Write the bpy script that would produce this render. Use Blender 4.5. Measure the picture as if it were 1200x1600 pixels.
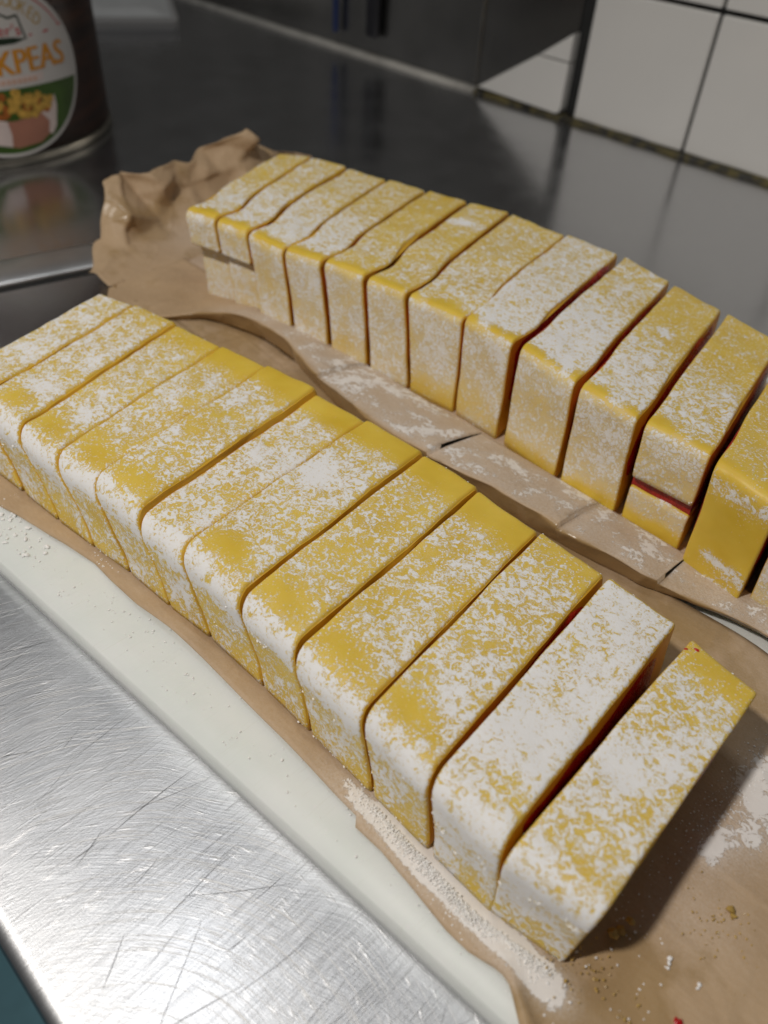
import bpy, bmesh, math, random
from mathutils import Vector, Matrix, noise

S = 0.2                      # one working unit = 0.2 m
random.seed(7)
scene = bpy.context.scene
C = scene.collection
for o in list(bpy.data.objects):
    bpy.data.objects.remove(o)

# ------------------------------------------------------------------ camera
cam_d = bpy.data.cameras.new('camera')
cam = bpy.data.objects.new('camera', cam_d); C.objects.link(cam)
RW = Matrix(((0.7035108, 0.50481226, -0.50023708),
             (0.70845967, -0.44249902, 0.54979952),
             (0.05619113, -0.7411877, -0.66894197)))
cm = Matrix.Identity(4)
for i in range(3):
    cm[i][0] = RW[i][0]; cm[i][1] = -RW[i][1]; cm[i][2] = -RW[i][2]
cm[2][3] = 1.0 * S
cam.matrix_world = cm
cam_d.sensor_fit = 'VERTICAL'; cam_d.sensor_height = 36; cam_d.sensor_width = 27
cam_d.lens = 1250 / 1600 * 36
cam_d.clip_start = 0.005; cam_d.clip_end = 50
cam_d.dof.use_dof = True
cam_d.dof.focus_distance = 0.232
cam_d.dof.aperture_fstop = 11
scene.camera = cam

# ------------------------------------------------------------------ light
w = bpy.data.worlds.new('World'); scene.world = w; w.use_nodes = True
bg = w.node_tree.nodes['Background']
bg.inputs['Color'].default_value = (1.0, 0.98, 0.95, 1); bg.inputs['Strength'].default_value = 0.068
ld = bpy.data.lights.new('work_lamp', 'SPOT'); lamp = bpy.data.objects.new('work_lamp', ld); C.objects.link(lamp)
LP = Vector((-1.13, -1.73, 3.8)) * S
ld.energy = 16.5; ld.color = (1.0, 0.945, 0.87); ld.shadow_soft_size = 0.026
ld.spot_size = math.radians(98); ld.spot_blend = 0.9
lamp.location = LP
lamp.rotation_euler = (Vector((-0.42, 0.50, 0)) * S - LP).to_track_quat('-Z', 'Y').to_euler()

ad = bpy.data.lights.new('ceiling_lamp', 'AREA'); al = bpy.data.objects.new('ceiling_lamp', ad); C.objects.link(al)
ad.shape = 'DISK'; ad.size = 0.30; ad.energy = 2.1; ad.color = (0.94, 0.97, 1.0)
al.location = Vector((-2.75, 0.72, 7.5)) * S
al.rotation_euler = (Vector((-0.9, 0.5, 0)) * S - al.location).to_track_quat('-Z', 'Y').to_euler()

scene.view_settings.view_transform = 'Standard'
scene.view_settings.look = 'None'
scene.view_settings.exposure = 0.14
scene.view_settings.gamma = 1.0
scene.render.engine = 'CYCLES'
scene.cycles.use_denoising = True
scene.cycles.max_bounces = 8

# ------------------------------------------------------------------ helpers
def tag(o, label=None, cat=None, group=None, kind=None):
    if label: o['label'] = label
    if cat: o['category'] = cat
    if group: o['group'] = group
    if kind: o['kind'] = kind
    return o

def mesh_obj(name, verts, faces, mat, parent=None, smooth=True, loc=(0, 0, 0), attrs=None, scale=S):
    """verts in working units; loc in working units (vertices are given in the same space and moved to be local)"""
    me = bpy.data.meshes.new(name)
    L = Vector(loc)
    me.from_pydata([tuple((Vector(v) - L) * scale) for v in verts], [], faces)
    me.validate(); me.update()
    if smooth:
        me.polygons.foreach_set('use_smooth', [True] * len(me.polygons))
    if mat: me.materials.append(mat)
    if attrs:
        for k, vals in attrs.items():
            a = me.attributes.new(k, 'FLOAT', 'POINT')
            a.data.foreach_set('value', vals)
    o = bpy.data.objects.new(name, me); C.objects.link(o)
    if parent:
        o.parent = parent
        o.location = (L - Vector(parent['_loc'])) * scale if '_loc' in parent else L * scale
    else:
        o.location = L * scale
    return o

def empty(name, loc):
    o = bpy.data.objects.new(name, None); C.objects.link(o)
    o.empty_display_size = 0.02
    o.location = Vector(loc) * S
    o['_loc'] = tuple(loc)
    return o

def box_geo(x0, x1, y0, y1, z0, z1, bev=0.0, seg=2):
    bm = bmesh.new()
    vs = [bm.verts.new((x, y, z)) for z in (z0, z1) for y in (y0, y1) for x in (x0, x1)]
    for f in ((0, 2, 3, 1), (4, 5, 7, 6), (0, 1, 5, 4), (2, 6, 7, 3), (0, 4, 6, 2), (1, 3, 7, 5)):
        bm.faces.new([vs[i] for i in f])
    if bev > 0:
        bmesh.ops.bevel(bm, geom=list(bm.edges), offset=bev, segments=seg, profile=0.5, affect='EDGES')
    bm.normal_update()
    v = [tuple(x.co) for x in bm.verts]; bm.verts.index_update()
    f = [[q.index for q in x.verts] for x in bm.faces]
    bm.free()
    return v, f

def grid_faces(nu, nv, skip=None):
    fs = []
    for i in range(nu - 1):
        for j in range(nv - 1):
            if skip and skip(i, j): continue
            a = i * nv + j
            fs.append((a, a + nv, a + nv + 1, a + 1))
    return fs

def interp(tab, x):
    if x <= tab[0][0]: return tab[0][1]
    for (a, b), (c, d) in zip(tab, tab[1:]):
        if x <= c:
            t = (x - a) / (c - a)
            return b + (d - b) * t
    return tab[-1][1]

def sstep(a, b, x):
    t = max(0.0, min(1.0, (x - a) / (b - a))); return t * t * (3 - 2 * t)

def gs(x, c, s): return math.exp(-((x - c) / s) ** 2)

def nz(v, f, seed=0.0): return noise.noise(Vector((v[0] * f + seed, v[1] * f - seed * 0.7, v[2] * f + 3.1 * seed)))

# ------------------------------------------------------------------ materials
class NT:
    def __init__(s, name):
        s.m = bpy.data.materials.new(name); s.m.use_nodes = True
        s.t = s.m.node_tree; s.t.nodes.clear()
        s.out = s.t.nodes.new('ShaderNodeOutputMaterial')
    def n(s, typ, **kw):
        nd = s.t.nodes.new(typ)
        for k, v in kw.items(): setattr(nd, k, v)
        return nd
    def set(s, sock, v):
        if hasattr(v, 'is_output') or isinstance(v, bpy.types.NodeSocket): s.t.links.new(v, sock)
        elif v is not None: sock.default_value = v
    def pr(s, **kw):
        b = s.n('ShaderNodeBsdfPrincipled')
        for k, v in kw.items(): s.set(b.inputs[k.replace('_', ' ')], v)
        return b
    def math(s, op, a, b=None, c=None, clamp=False):
        nd = s.n('ShaderNodeMath', operation=op, use_clamp=clamp)
        s.set(nd.inputs[0], a)
        if b is not None: s.set(nd.inputs[1], b)
        if c is not None: s.set(nd.inputs[2], c)
        return nd.outputs[0]
    def mix(s, f, a, b):
        nd = s.n('ShaderNodeMix', data_type='RGBA')
        s.set(nd.inputs[0], f); s.set(nd.inputs[6], a); s.set(nd.inputs[7], b)
        return nd.outputs[2]
    def mapr(s, v, a, b, c=0.0, d=1.0, smooth=False):
        nd = s.n('ShaderNodeMapRange', interpolation_type='SMOOTHSTEP' if smooth else 'LINEAR')
        s.set(nd.inputs[0], v); s.set(nd.inputs[1], a); s.set(nd.inputs[2], b); s.set(nd.inputs[3], c); s.set(nd.inputs[4], d)
        return nd.outputs[0]
    def noise(s, vec, scale, detail=4, rough=0.55, dist=0.0):
        nd = s.n('ShaderNodeTexNoise'); s.set(nd.inputs['Vector'], vec)
        nd.inputs['Scale'].default_value = scale; nd.inputs['Detail'].default_value = detail
        nd.inputs['Roughness'].default_value = rough; nd.inputs['Distortion'].default_value = dist
        return nd.outputs[0]
    def voro(s, vec, scale, feature='F1', rnd=1.0):
        nd = s.n('ShaderNodeTexVoronoi', feature=feature); s.set(nd.inputs['Vector'], vec)
        nd.inputs['Scale'].default_value = scale; nd.inputs['Randomness'].default_value = rnd
        return nd
    def mapping(s, vec, rot=(0, 0, 0), scale=(1, 1, 1), loc=(0, 0, 0)):
        nd = s.n('ShaderNodeMapping'); s.set(nd.inputs[0], vec)
        nd.inputs[1].default_value = loc; nd.inputs[2].default_value = rot; nd.inputs[3].default_value = scale
        return nd.outputs[0]
    def attr(s, name, typ='GEOMETRY'):
        nd = s.n('ShaderNodeAttribute', attribute_name=name, attribute_type=typ); return nd.outputs['Fac']
    def obj(s): return s.n('ShaderNodeTexCoord').outputs['Object']
    def bump(s, h, strength=0.5, dist=0.001, normal=None):
        nd = s.n('ShaderNodeBump'); nd.inputs['Strength'].default_value = strength; nd.inputs['Distance'].default_value = dist
        s.set(nd.inputs['Height'], h)
        if normal is not None: s.set(nd.inputs['Normal'], normal)
        return nd.outputs[0]
    def done(s, b):
        s.t.links.new(b.outputs[0], s.out.inputs[0]); return s.m

SUGAR = (0.87, 0.86, 0.855, 1)

def mat_plain(name, col, rough=0.5, metal=0.0, var=0.08, nscale=60, spec=0.5, bump=0.0):
    t = NT(name); v = t.obj()
    n = t.noise(v, nscale, 5)
    c = t.mix(t.mapr(n, 0.3, 0.7), tuple(x * (1 - var) for x in col[:3]) + (1,), tuple(min(1, x * (1 + var)) for x in col[:3]) + (1,))
    b = t.pr(Base_Color=c, Roughness=rough, Metallic=metal)
    b.inputs['Specular IOR Level'].default_value = spec
    if bump: t.set(b.inputs['Normal'], t.bump(n, bump, 0.0004))
    return t.done(b)

def mat_slice():
    t = NT('sugar_dusted_yellow'); p = t.obj()
    info = t.n('ShaderNodeObjectInfo')
    off = t.n('ShaderNodeVectorMath', operation='MULTIPLY_ADD'); t.set(off.inputs[0], info.outputs['Location'])
    off.inputs[1].default_value = (3.7, 5.3, 2.9); t.set(off.inputs[2], p)
    v = off.outputs[0]
    cov = t.attr('dust'); crk = t.attr('crackle')
    # flakes of sugar: broken patches, fine grain, and single flecks where it is thin
    n1 = t.noise(v, 520, 5, 0.62, 1.1)
    n2 = t.noise(v, 170, 3, 0.6, 0.4)
    n3 = t.noise(v, 1900, 3, 0.7)
    n = t.math('ADD', t.math('ADD', t.math('MULTIPLY', n1, 0.62), t.math('MULTIPLY', n2, 0.20)), t.math('MULTIPLY', n3, 0.18))
    thr = t.mapr(cov, 0.0, 1.0, 0.68, 0.365)
    d = t.math('SUBTRACT', n, thr)
    fl = t.voro(v, 850).outputs['Distance']
    fleck = t.math('MULTIPLY', t.mapr(fl, 0.20, 0.30, 1, 0, True), t.mapr(t.math('ADD', t.math('MULTIPLY', cov, 0.8), t.math('MULTIPLY', n2, 0.6)), 0.36, 0.62))
    pit = t.mapr(t.noise(v, 1150, 4, 0.7), 0.57, 0.65, 1.0, 0.12)
    m = t.math('MULTIPLY', t.mapr(d, -0.024, 0.036, 0, 1, True), t.math('MAXIMUM', pit, t.mapr(d, 0.05, 0.13, 0, 1)))
    m = t.math('MAXIMUM', m, t.math('MULTIPLY', fleck, 0.85))
    # cracked plates in the sugar on standing faces
    vd = t.n('ShaderNodeVectorMath', operation='MULTIPLY_ADD')
    nc = t.n('ShaderNodeTexNoise'); t.set(nc.inputs['Vector'], v); nc.inputs['Scale'].default_value = 420; nc.inputs['Detail'].default_value = 3
    t.set(vd.inputs[0], nc.outputs['Color']); vd.inputs[1].default_value = (0.0045,) * 3; t.set(vd.inputs[2], v)
    ve = t.voro(vd.outputs[0], 520, 'DISTANCE_TO_EDGE').outputs['Distance']
    crack = t.mapr(ve, 0.0, 0.13, 0.0, 1, True)
    crk2 = t.math('MULTIPLY', crk, t.mapr(t.noise(v, 150, 3), 0.38, 0.56, 0.15, 1.0))
    crack = t.math('SUBTRACT', 1.0, t.math('MULTIPLY', crk2, t.math('SUBTRACT', 1.0, crack)))
    m = t.math('MULTIPLY', m, crack)
    thin = t.math('MULTIPLY', t.mapr(n3, 0.42, 0.72), t.mapr(cov, 0.1, 0.9, 0.0, 0.40))
    full = t.math('MAXIMUM', t.math('MULTIPLY', m, t.mapr(d, 0.0, 0.08, 0.86, 1.0)), thin, clamp=True)
    veil = t.math('MULTIPLY', t.mapr(d, -0.070, 0.0, 0.0, 0.30, True), t.mapr(n3, 0.35, 0.62, 0.25, 1.0))
    full = t.math('MAXIMUM', full, veil)
    full = t.math('MAXIMUM', full, t.math('MULTIPLY', t.math('MULTIPLY', crk, 0.42), t.mapr(cov, 0.15, 0.6, 0, 1)))
    # the yellow itself
    ny = t.noise(v, 60, 4)
    yel = t.mix(t.mapr(ny, 0.3, 0.7), (0.70, 0.475, 0.045, 1), (0.79, 0.57, 0.085, 1))
    yel = t.mix(t.math('MULTIPLY', t.attr('cutface'), 0.75), yel, (0.74, 0.38, 0.022, 1))
    col = t.mix(full, yel, SUGAR)
    h = t.math('ADD', t.math('MULTIPLY', m, 0.7), t.math('MULTIPLY', n3, t.math('MULTIPLY', m, 0.5)))
    h = t.math('ADD', h, t.math('MULTIPLY', ny, 0.5))
    b = t.pr(Base_Color=col, Roughness=t.mapr(full, 0, 1, 0.42, 0.95))
    b.inputs['Specular IOR Level'].default_value = 0.35
    t.set(b.inputs['Subsurface Weight'], t.mapr(full, 0, 1, 0.35, 0.0))
    b.inputs['Subsurface Radius'].default_value = (1.0, 0.6, 0.15)
    b.inputs['Subsurface Scale'].default_value = 0.0022
    t.set(b.inputs['Normal'], t.bump(h, 0.40, 0.0006))
    return t.done(b)

def mat_filling():
    t = NT('red_fruit_filling'); v = t.obj()
    n = t.noise(v, 260, 4); n2 = t.noise(v, 900, 2)
    c = t.mix(t.mapr(n, 0.3, 0.7), (0.22, 0.008, 0.008, 1), (0.46, 0.024, 0.014, 1))
    b = t.pr(Base_Color=c, Roughness=t.mapr(n2, 0.3, 0.7, 0.15, 0.4))
    b.inputs['Subsurface Weight'].default_value = 0.15
    b.inputs['Subsurface Radius'].default_value = (1, 0.1, 0.05); b.inputs['Subsurface Scale'].default_value = 0.002
    t.set(b.inputs['Normal'], t.bump(t.math('ADD', n, t.math('MULTIPLY', n2, 0.4)), 0.6, 0.0012))
    return t.done(b)

def mat_paper():
    t = NT('brown_baking_paper'); v = t.obj()
    dust = t.attr('dust'); grease_shade = t.attr('grease_shade')
    fib = t.noise(t.mapping(v, scale=(300, 900, 300)), 1.0, 4, 0.6)
    big = t.noise(v, 22, 4, 0.6)
    c = t.mix(t.mapr(big, 0.3, 0.7), (0.40, 0.27, 0.150, 1), (0.50, 0.35, 0.205, 1))
    c = t.mix(t.math('MULTIPLY', t.mapr(fib, 0.45, 0.75), 0.30), c, (0.58, 0.43, 0.28, 1))
    # oily, more see-through stains; also painted shade on fold lip and behind row
    gm = t.mapr(t.math('ADD', t.noise(v, 45, 5, 0.6), t.math('MULTIPLY', grease_shade, 0.35)), 0.60, 0.78, 0, 1, True)
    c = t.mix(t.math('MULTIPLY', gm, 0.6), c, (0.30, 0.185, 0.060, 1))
    n1 = t.noise(v, 430, 7, 0.7, 0.7); n2 = t.noise(v, 75, 3)
    n3 = t.noise(v, 1600, 2)
    n = t.math('ADD', t.math('MULTIPLY', n1, 0.6), t.math('MULTIPLY', n2, 0.4))
    m = t.mapr(t.math('SUBTRACT', n, t.mapr(dust, 0, 1, 0.86, 0.20)), -0.02, 0.03, 0, 1, True)
    thin = t.math('MULTIPLY', dust, t.mapr(n3, 0.3, 0.7, 0.35, 0.95))
    full = t.math('MAXIMUM', m, thin, clamp=True)
    c = t.mix(t.math('MULTIPLY', full, 0.92), c, (0.85, 0.82, 0.80, 1))
    b = t.pr(Base_Color=c, Roughness=t.mapr(gm, 0, 1, 0.60, 0.22))
    b.inputs['Specular IOR Level'].default_value = 0.35
    crs = t.voro(t.mapping(v, scale=(1, 1, 1)), 34, 'DISTANCE_TO_EDGE').outputs['Distance']
    cr = t.mapr(crs, 0.0, 0.06, 1, 0, True)
    h = t.math('ADD', t.math('MULTIPLY', full, 0.45), t.math('ADD', t.math('MULTIPLY', fib, 0.15), t.math('MULTIPLY', t.noise(v, 30, 4, 0.55), 1.6)))
    h = t.math('ADD', h, t.math('MULTIPLY', cr, 0.22))
    wv = t.n('ShaderNodeVectorMath', operation='MULTIPLY_ADD'); wn = t.n('ShaderNodeTexNoise'); t.set(wn.inputs['Vector'], v); wn.inputs['Scale'].default_value = 40
    t.set(wv.inputs[0], wn.outputs['Color']); wv.inputs[1].default_value = (0.012,) * 3; t.set(wv.inputs[2], v)
    fa = t.voro(wv.outputs[0], 42).outputs['Distance']; fb = t.voro(wv.outputs[0], 105).outputs['Distance']
    h = t.math('ADD', h, t.math('ADD', t.math('MULTIPLY', fa, 1.5), t.math('MULTIPLY', fb, 0.6)))
    t.set(b.inputs['Normal'], t.bump(h, 0.55, 0.0011))
    return t.done(b)

def mat_steel(name='scratched_steel', swirl=True, base=(0.86, 0.87, 0.90)):
    t = NT(name); v = t.obj()
    cen = t.mapping(v, loc=(0.24 * S, 0.07 * S, 0))         # arcs of lamp glint on scratches, painted round this spot
    sep = t.n('ShaderNodeSeparateXYZ'); t.set(sep.inputs[0], cen)
    x, y = sep.outputs[0], sep.outputs[1]
    r = t.math('SQRT', t.math('ADD', t.math('MULTIPLY', x, x), t.math('MULTIPLY', y, y)))
    th = t.math('ARCTAN2', x, y)
    wob = t.math('MULTIPLY', t.noise(v, 9, 2), 0.06)
    cv = t.n('ShaderNodeCombineXYZ')
    t.set(cv.inputs[0], t.math('MULTIPLY', t.math('ADD', r, wob), 2700)); t.set(cv.inputs[1], t.math('MULTIPLY', th, 5.5))
    s1 = t.noise(cv.outputs[0], 1.0, 3, 0.6)
    cv2 = t.n('ShaderNodeCombineXYZ')
    t.set(cv2.inputs[0], t.math('MULTIPLY', t.math('ADD', r, t.math('MULTIPLY', wob, -0.7)), 700)); t.set(cv2.inputs[1], t.math('MULTIPLY', th, 9)); cv2.inputs[2].default_value = 4
    s2 = t.noise(cv2.outputs[0], 1.0, 2, 0.5)
    streak = t.math('MULTIPLY', t.mapr(s2, 0.60, 0.72), t.mapr(s1, 0.4, 0.6))
    lines = []
    for k, (a, sx) in enumerate(((0.35, 2100), (1.15, 1900), (1.9, 2300), (2.7, 2000))):
        q = t.noise(t.mapping(v, rot=(0, 0, a), scale=(sx, 45, 1), loc=(k, 2 * k, 0)), 1.0, 2, 0.5)
        lines.append(t.mapr(q, 0.58, 0.70))
    ln = t.math('ADD', t.math('ADD', lines[0], lines[1]), t.math('ADD', lines[2], lines[3]))
    cloud = t.noise(v, 28, 5, 0.6)
    h = t.math('ADD', t.math('ADD', t.math('MULTIPLY', s1, 0.9), t.math('MULTIPLY', streak, 0.7)), t.math('MULTIPLY', ln, 0.45))
    nrm = t.bump(t.math('ADD', h, t.math('MULTIPLY', t.noise(v, 2600, 3, 0.7), 0.8)), 0.34, 0.00020)
    fine = t.bump(h, 0.06, 0.00008)
    k = t.mapr(cloud, 0.3, 0.7, 0.85, 1.12)
    tone = t.mix(t.mapr(t.math('ADD', t.math('MULTIPLY', s1, 0.6), t.math('MULTIPLY', cloud, 0.4)), 0.3, 0.7), tuple(q * 0.72 for q in base) + (1,), tuple(min(1, q * 1.12) for q in base) + (1,))
    tone = t.mix(t.math('MULTIPLY', streak, 0.55), tone, (0.85, 0.85, 0.86, 1))  # lamp glint on the scratches put into the colour
    rough_b = t.pr(Base_Color=tone, Roughness=t.mapr(cloud, 0.3, 0.7, 0.40, 0.50), Metallic=1.0); t.set(rough_b.inputs['Normal'], nrm)
    shiny = t.pr(Base_Color=tuple(q * 0.66 for q in base) + (1,), Roughness=t.mapr(cloud, 0.3, 0.7, 0.15, 0.23), Metallic=1.0); t.set(shiny.inputs['Normal'], fine)
    ms = t.n('ShaderNodeMixShader'); lw = t.n('ShaderNodeLayerWeight'); lw.inputs[0].default_value = 0.5
    t.set(ms.inputs[0], t.mapr(lw.outputs['Facing'], 0.15, 0.48, 0.10, 0.90))
    t.t.links.new(rough_b.outputs[0], ms.inputs[1]); t.t.links.new(shiny.outputs[0], ms.inputs[2])
    return t.done(ms)

def mat_board():
    t = NT('white_cutting_board'); v = t.obj()
    n = t.noise(v, 40, 4); cut = t.noise(t.mapping(v, rot=(0, 0, 0.6), scale=(1500, 60, 100)), 1.0, 3)
    spots = t.mapr(t.noise(v, 500, 2), 0.70, 0.74)
    c = t.mix(t.mapr(n, 0.3, 0.7), (0.72, 0.76, 0.73, 1), (0.79, 0.81, 0.79, 1))
    c = t.mix(t.math('MULTIPLY', t.mapr(cut, 0.60, 0.72), 0.10), c, (0.5, 0.47, 0.33, 1))
    c = t.mix(t.math('MULTIPLY', spots, 0.6), c, (0.8, 0.8, 0.8, 1))
    b = t.pr(Base_Color=c, Roughness=0.48)
    b.inputs['Specular IOR Level'].default_value = 0.4
    b.inputs['Subsurface Weight'].default_value = 0.4
    b.inputs['Subsurface Radius'].default_value = (0.9, 1.0, 0.9); b.inputs['Subsurface Scale'].default_value = 0.008
    t.set(b.inputs['Normal'], t.bump(t.math('ADD', cut, t.math('MULTIPLY', n, 2)), 0.12, 0.0004))
    return t.done(b)

def mat_grime():
    t = NT('dirty_dark_grout'); v = t.obj()
    n = t.noise(v, 120, 5, 0.65)
    c = t.mix(t.mapr(n, 0.42, 0.62), (0.012, 0.011, 0.009, 1), (0.13, 0.105, 0.035, 1))
    b = t.pr(Base_Color=c, Roughness=t.mapr(n, 0.3, 0.7, 0.35, 0.8)); t.set(b.inputs['Normal'], t.bump(n, 0.8, 0.002))
    return t.done(b)

def mat_can_print():
    t = NT('dark_wood_print'); v = t.obj()
    sep = t.n('ShaderNodeSeparateXYZ'); t.set(sep.inputs[0], v)
    q = t.noise(t.mapping(v, scale=(12, 12, 140)), 1.0, 4, 0.6)
    c = t.mix(t.mapr(q, 0.35, 0.65), (0.012, 0.006, 0.005, 1), (0.065, 0.026, 0.014, 1))
    b = t.pr(Base_Color=c, Roughness=0.34)
    return t.done(b)

M_SLICE = mat_slice(); M_FILL = mat_filling(); M_PAPER = mat_paper(); M_STEEL = mat_steel(); M_BOARD = mat_board()
M_GRIME = mat_grime()
M_TILE = mat_plain('white_glazed_tile', (0.70, 0.685, 0.66), 0.16, var=0.03, nscale=9)
M_GROUT = mat_plain('black_grout', (0.012, 0.012, 0.012), 0.8, var=0.3, nscale=200)
M_SPLASH = mat_plain('dull_steel_sheet', (0.42, 0.41, 0.39), 0.27, metal=1.0, var=0.18, nscale=16)
M_ROLL = mat_plain('worn_rolled_steel', (0.70, 0.70, 0.70), 0.42, metal=1.0, var=0.12, nscale=40)
M_BEAD = mat_plain('grey_sealant', (0.48, 0.46, 0.42), 0.5, var=0.2, nscale=60)
M_BLACK = mat_plain('black_gap', (0.008, 0.008, 0.008), 0.8)
M_BLUE = mat_plain('blue_floor', (0.16, 0.36, 0.44), 0.5, var=0.12, nscale=25)
M_WHITE = mat_plain('white_print', (0.58, 0.56, 0.54), 0.4, var=0.02)
M_ORANGE = mat_plain('orange_print', (0.62, 0.26, 0.02), 0.4, var=0.05)
M_GOLD = mat_plain('gold_print', (0.50, 0.33, 0.09), 0.4, var=0.05)
M_RED = mat_plain('red_print', (0.50, 0.05, 0.06), 0.4, var=0.05)
M_PINK = mat_plain('pink_print', (0.62, 0.38, 0.27), 0.4, var=0.08)
M_GREEN = mat_plain('green_print', (0.045, 0.10, 0.012), 0.4, var=0.3, nscale=40)
M_DKGREEN = mat_plain('dark_green_print', (0.012, 0.028, 0.014), 0.4)
M_PEA = mat_plain('chickpea_print', (0.55, 0.33, 0.06), 0.4, var=0.4, nscale=300)
M_PEA2 = mat_plain('tomato_print', (0.36, 0.11, 0.02), 0.4, var=0.3, nscale=300)
M_BOWL = mat_plain('bowl_print', (0.34, 0.15, 0.10), 0.4, var=0.3, nscale=20)
M_BOWLW = mat_plain('bowl_rim_print', (0.66, 0.55, 0.52), 0.4, var=0.1)
M_RIM = mat_plain('tin_rim', (0.50, 0.47, 0.40), 0.3, metal=1.0, var=0.2)
M_DARK = mat_plain('dark_strip', (0.02, 0.02, 0.025), 0.4)
M_BLUEP = mat_plain('blue_strip', (0.02, 0.04, 0.15), 0.4)
M_SUGAR = mat_plain('icing_sugar', (0.88, 0.87, 0.86), 0.95, var=0.03, nscale=900, spec=0.1)
M_FILM = mat_plain('white_plastic_film', (0.86, 0.86, 0.84), 0.35, var=0.04)
M_SCR_D = mat_plain('dark_scratch', (0.26, 0.26, 0.27), 0.5, metal=1.0)
M_SCR_L = mat_plain('scratch_glint', (0.96, 0.96, 0.97), 0.7, metal=1.0)
M_CRUMB = mat_plain('golden_crumb', (0.50, 0.33, 0.09), 0.25, var=0.3, nscale=300)
M_JAM = mat_plain('red_jam', (0.45, 0.012, 0.012), 0.2, var=0.2)

# ------------------------------------------------------------------ setting: floor, worktop, wall
v, f = box_geo(-12, 8, -8, 3.4, -4.6, -4.5)
tag(mesh_obj('floor', v, f, M_BLUE, smooth=False, loc=(0, 0, -4.5)), kind='structure')

def worktop():
    prof = []
    yb, yf, rr = 3.155, -0.030, 0.024
    prof.append((yb, 0.0)); prof.append((yb - 0.001, 0.0))
    for y in (2.5, 1.8, 1.2, 0.6, 0.2, 0.08): prof.append((y, 0.0))
    for k in range(9):
        a = k / 8 * math.pi / 2
        prof.append((yf + rr - rr * math.sin(a) * 1.0, -rr + rr * math.cos(a)))
    prof += [(yf, -0.25), (yf + 0.03, -0.25), (yf + 0.03, -0.12), (yb, -0.12)]
    xs = [-7 + 0.5 * i for i in range(21)]
    vs = [(x, y, z) for x in xs for (y, z) in prof]
    n = len(prof)
    fs = []
    for i in range(len(xs) - 1):
        for j in range(n):
            a, b = i * n + j, i * n + (j + 1) % n
            fs.append((a, b, b + n, a + n))
    fs.append(tuple(range(n))[::-1]); fs.append(tuple(range((len(xs) - 1) * n, len(xs) * n)))
    return mesh_obj('worktop', vs, fs, M_STEEL, loc=(0, 0, 0))
WT = worktop(); tag(WT, kind='structure')
for p in WT.data.polygons:
    if len(p.vertices) > 4: p.use_smooth = False

# joint between two steel sheets at the far left: rolled edge with a black gap in front
def sweep(name, path, prof, mat, parent=None, loc=(0, 0, 0), closed=True):
    vs, fs = [], []
    n = len(prof)
    for i, p in enumerate(path):
        a = Vector(path[max(0, i - 1)]); b = Vector(path[min(len(path) - 1, i + 1)])
        d = (b - a).normalized(); side = Vector((d.y, -d.x, 0))
        for (u, z) in prof:
            q = Vector(p) + side * u; vs.append((q.x, q.y, q.z + z))
    for i in range(len(path) - 1):
        for j in range(n if closed else n - 1):
            a, b = i * n + j, i * n + (j + 1) % n
            fs.append((a, b, b + n, a + n))
    if closed:
        fs.append(tuple(range(n))); fs.append(tuple(range((len(path) - 1) * n, len(path) * n))[::-1])
    return mesh_obj(name, vs, fs, mat, parent, loc=loc)
jp = [(-2.28, 0.05, 0), (-2.0, 0.66, 0), (-1.965, 0.83, 0), (-1.94, 0.95, 0), (-1.84, 1.25, 0)]
sweep('edge_roll', jp, [(-0.17, 0.0005), (-0.12, 0.008), (-0.06, 0.012), (-0.02, 0.010), (-0.003, 0.0008)], M_ROLL, WT)
sweep('joint_gap', jp, [(-0.002, 0.0012), (0.016, 0.0012), (0.016, 0.0003), (-0.002, 0.0003)], M_BLACK, WT)

# fine scratches lying in the steel, plus bright arcs painting lamp glint on them
def scratches(name, n, mat, seed, wid, lrange, bow):
    rnd = random.Random(seed); vs, fs = [], []
    for _ in range(n):
        x = rnd.uniform(-1.35, 0.15); y = rnd.uniform(0.03, 0.42)
        if y > 0.21 + 0.09 * (x + 1.077): continue
        if bow:                                   # bright arc round the swirl centre, painting lamp glint on the scratches
            dx, dy = x + 0.24, y + 0.07
            R0 = math.hypot(dx, dy); a0 = math.atan2(dy, dx); L = rnd.uniform(*lrange)
            da = L / max(R0, 0.05); pts = []
            for k in range(7):
                a = a0 + da * (k / 6 - 0.5); pts.append((-0.24 + R0 * math.cos(a), -0.07 + R0 * math.sin(a)))
        else:
            a = rnd.gauss(1.62, 0.30); L = rnd.uniform(*lrange); c = rnd.uniform(-0.02, 0.02) * L
            pts = [(x + math.cos(a) * L * (k / 6 - 0.5) - math.sin(a) * c * math.sin(k / 6 * math.pi),
                    y + math.sin(a) * L * (k / 6 - 0.5) + math.cos(a) * c * math.sin(k / 6 * math.pi)) for k in range(7)]
        if any(q[1] < 0.015 or q[1] > 0.235 + 0.09 * (q[0] + 1.077) for q in pts): continue
        ww = wid * rnd.uniform(0.5, 1.3)
        b = len(vs)
        for k, q in enumerate(pts):
            p0, p1 = pts[max(0, k - 1)], pts[min(6, k + 1)]
            d = Vector((p1[0] - p0[0], p1[1] - p0[1])).normalized(); h = ww * math.sin(math.pi * (0.06 + 0.88 * k / 6))
            z = 0.0006 + 0.0004 * rnd.random()
            vs += [(q[0] - d.y * h, q[1] + d.x * h, z), (q[0] + d.y * h, q[1] - d.x * h, z)]
        for k in range(6): fs.append((b + 2 * k, b + 2 * k + 1, b + 2 * k + 3, b + 2 * k + 2))
    o = mesh_obj(name, vs, fs, mat, WT, smooth=False); o['kind'] = 'stuff'
    return o
scratches('scratch_marks', 130, M_SCR_D, 3, 0.00030, (0.03, 0.15), False)
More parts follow.
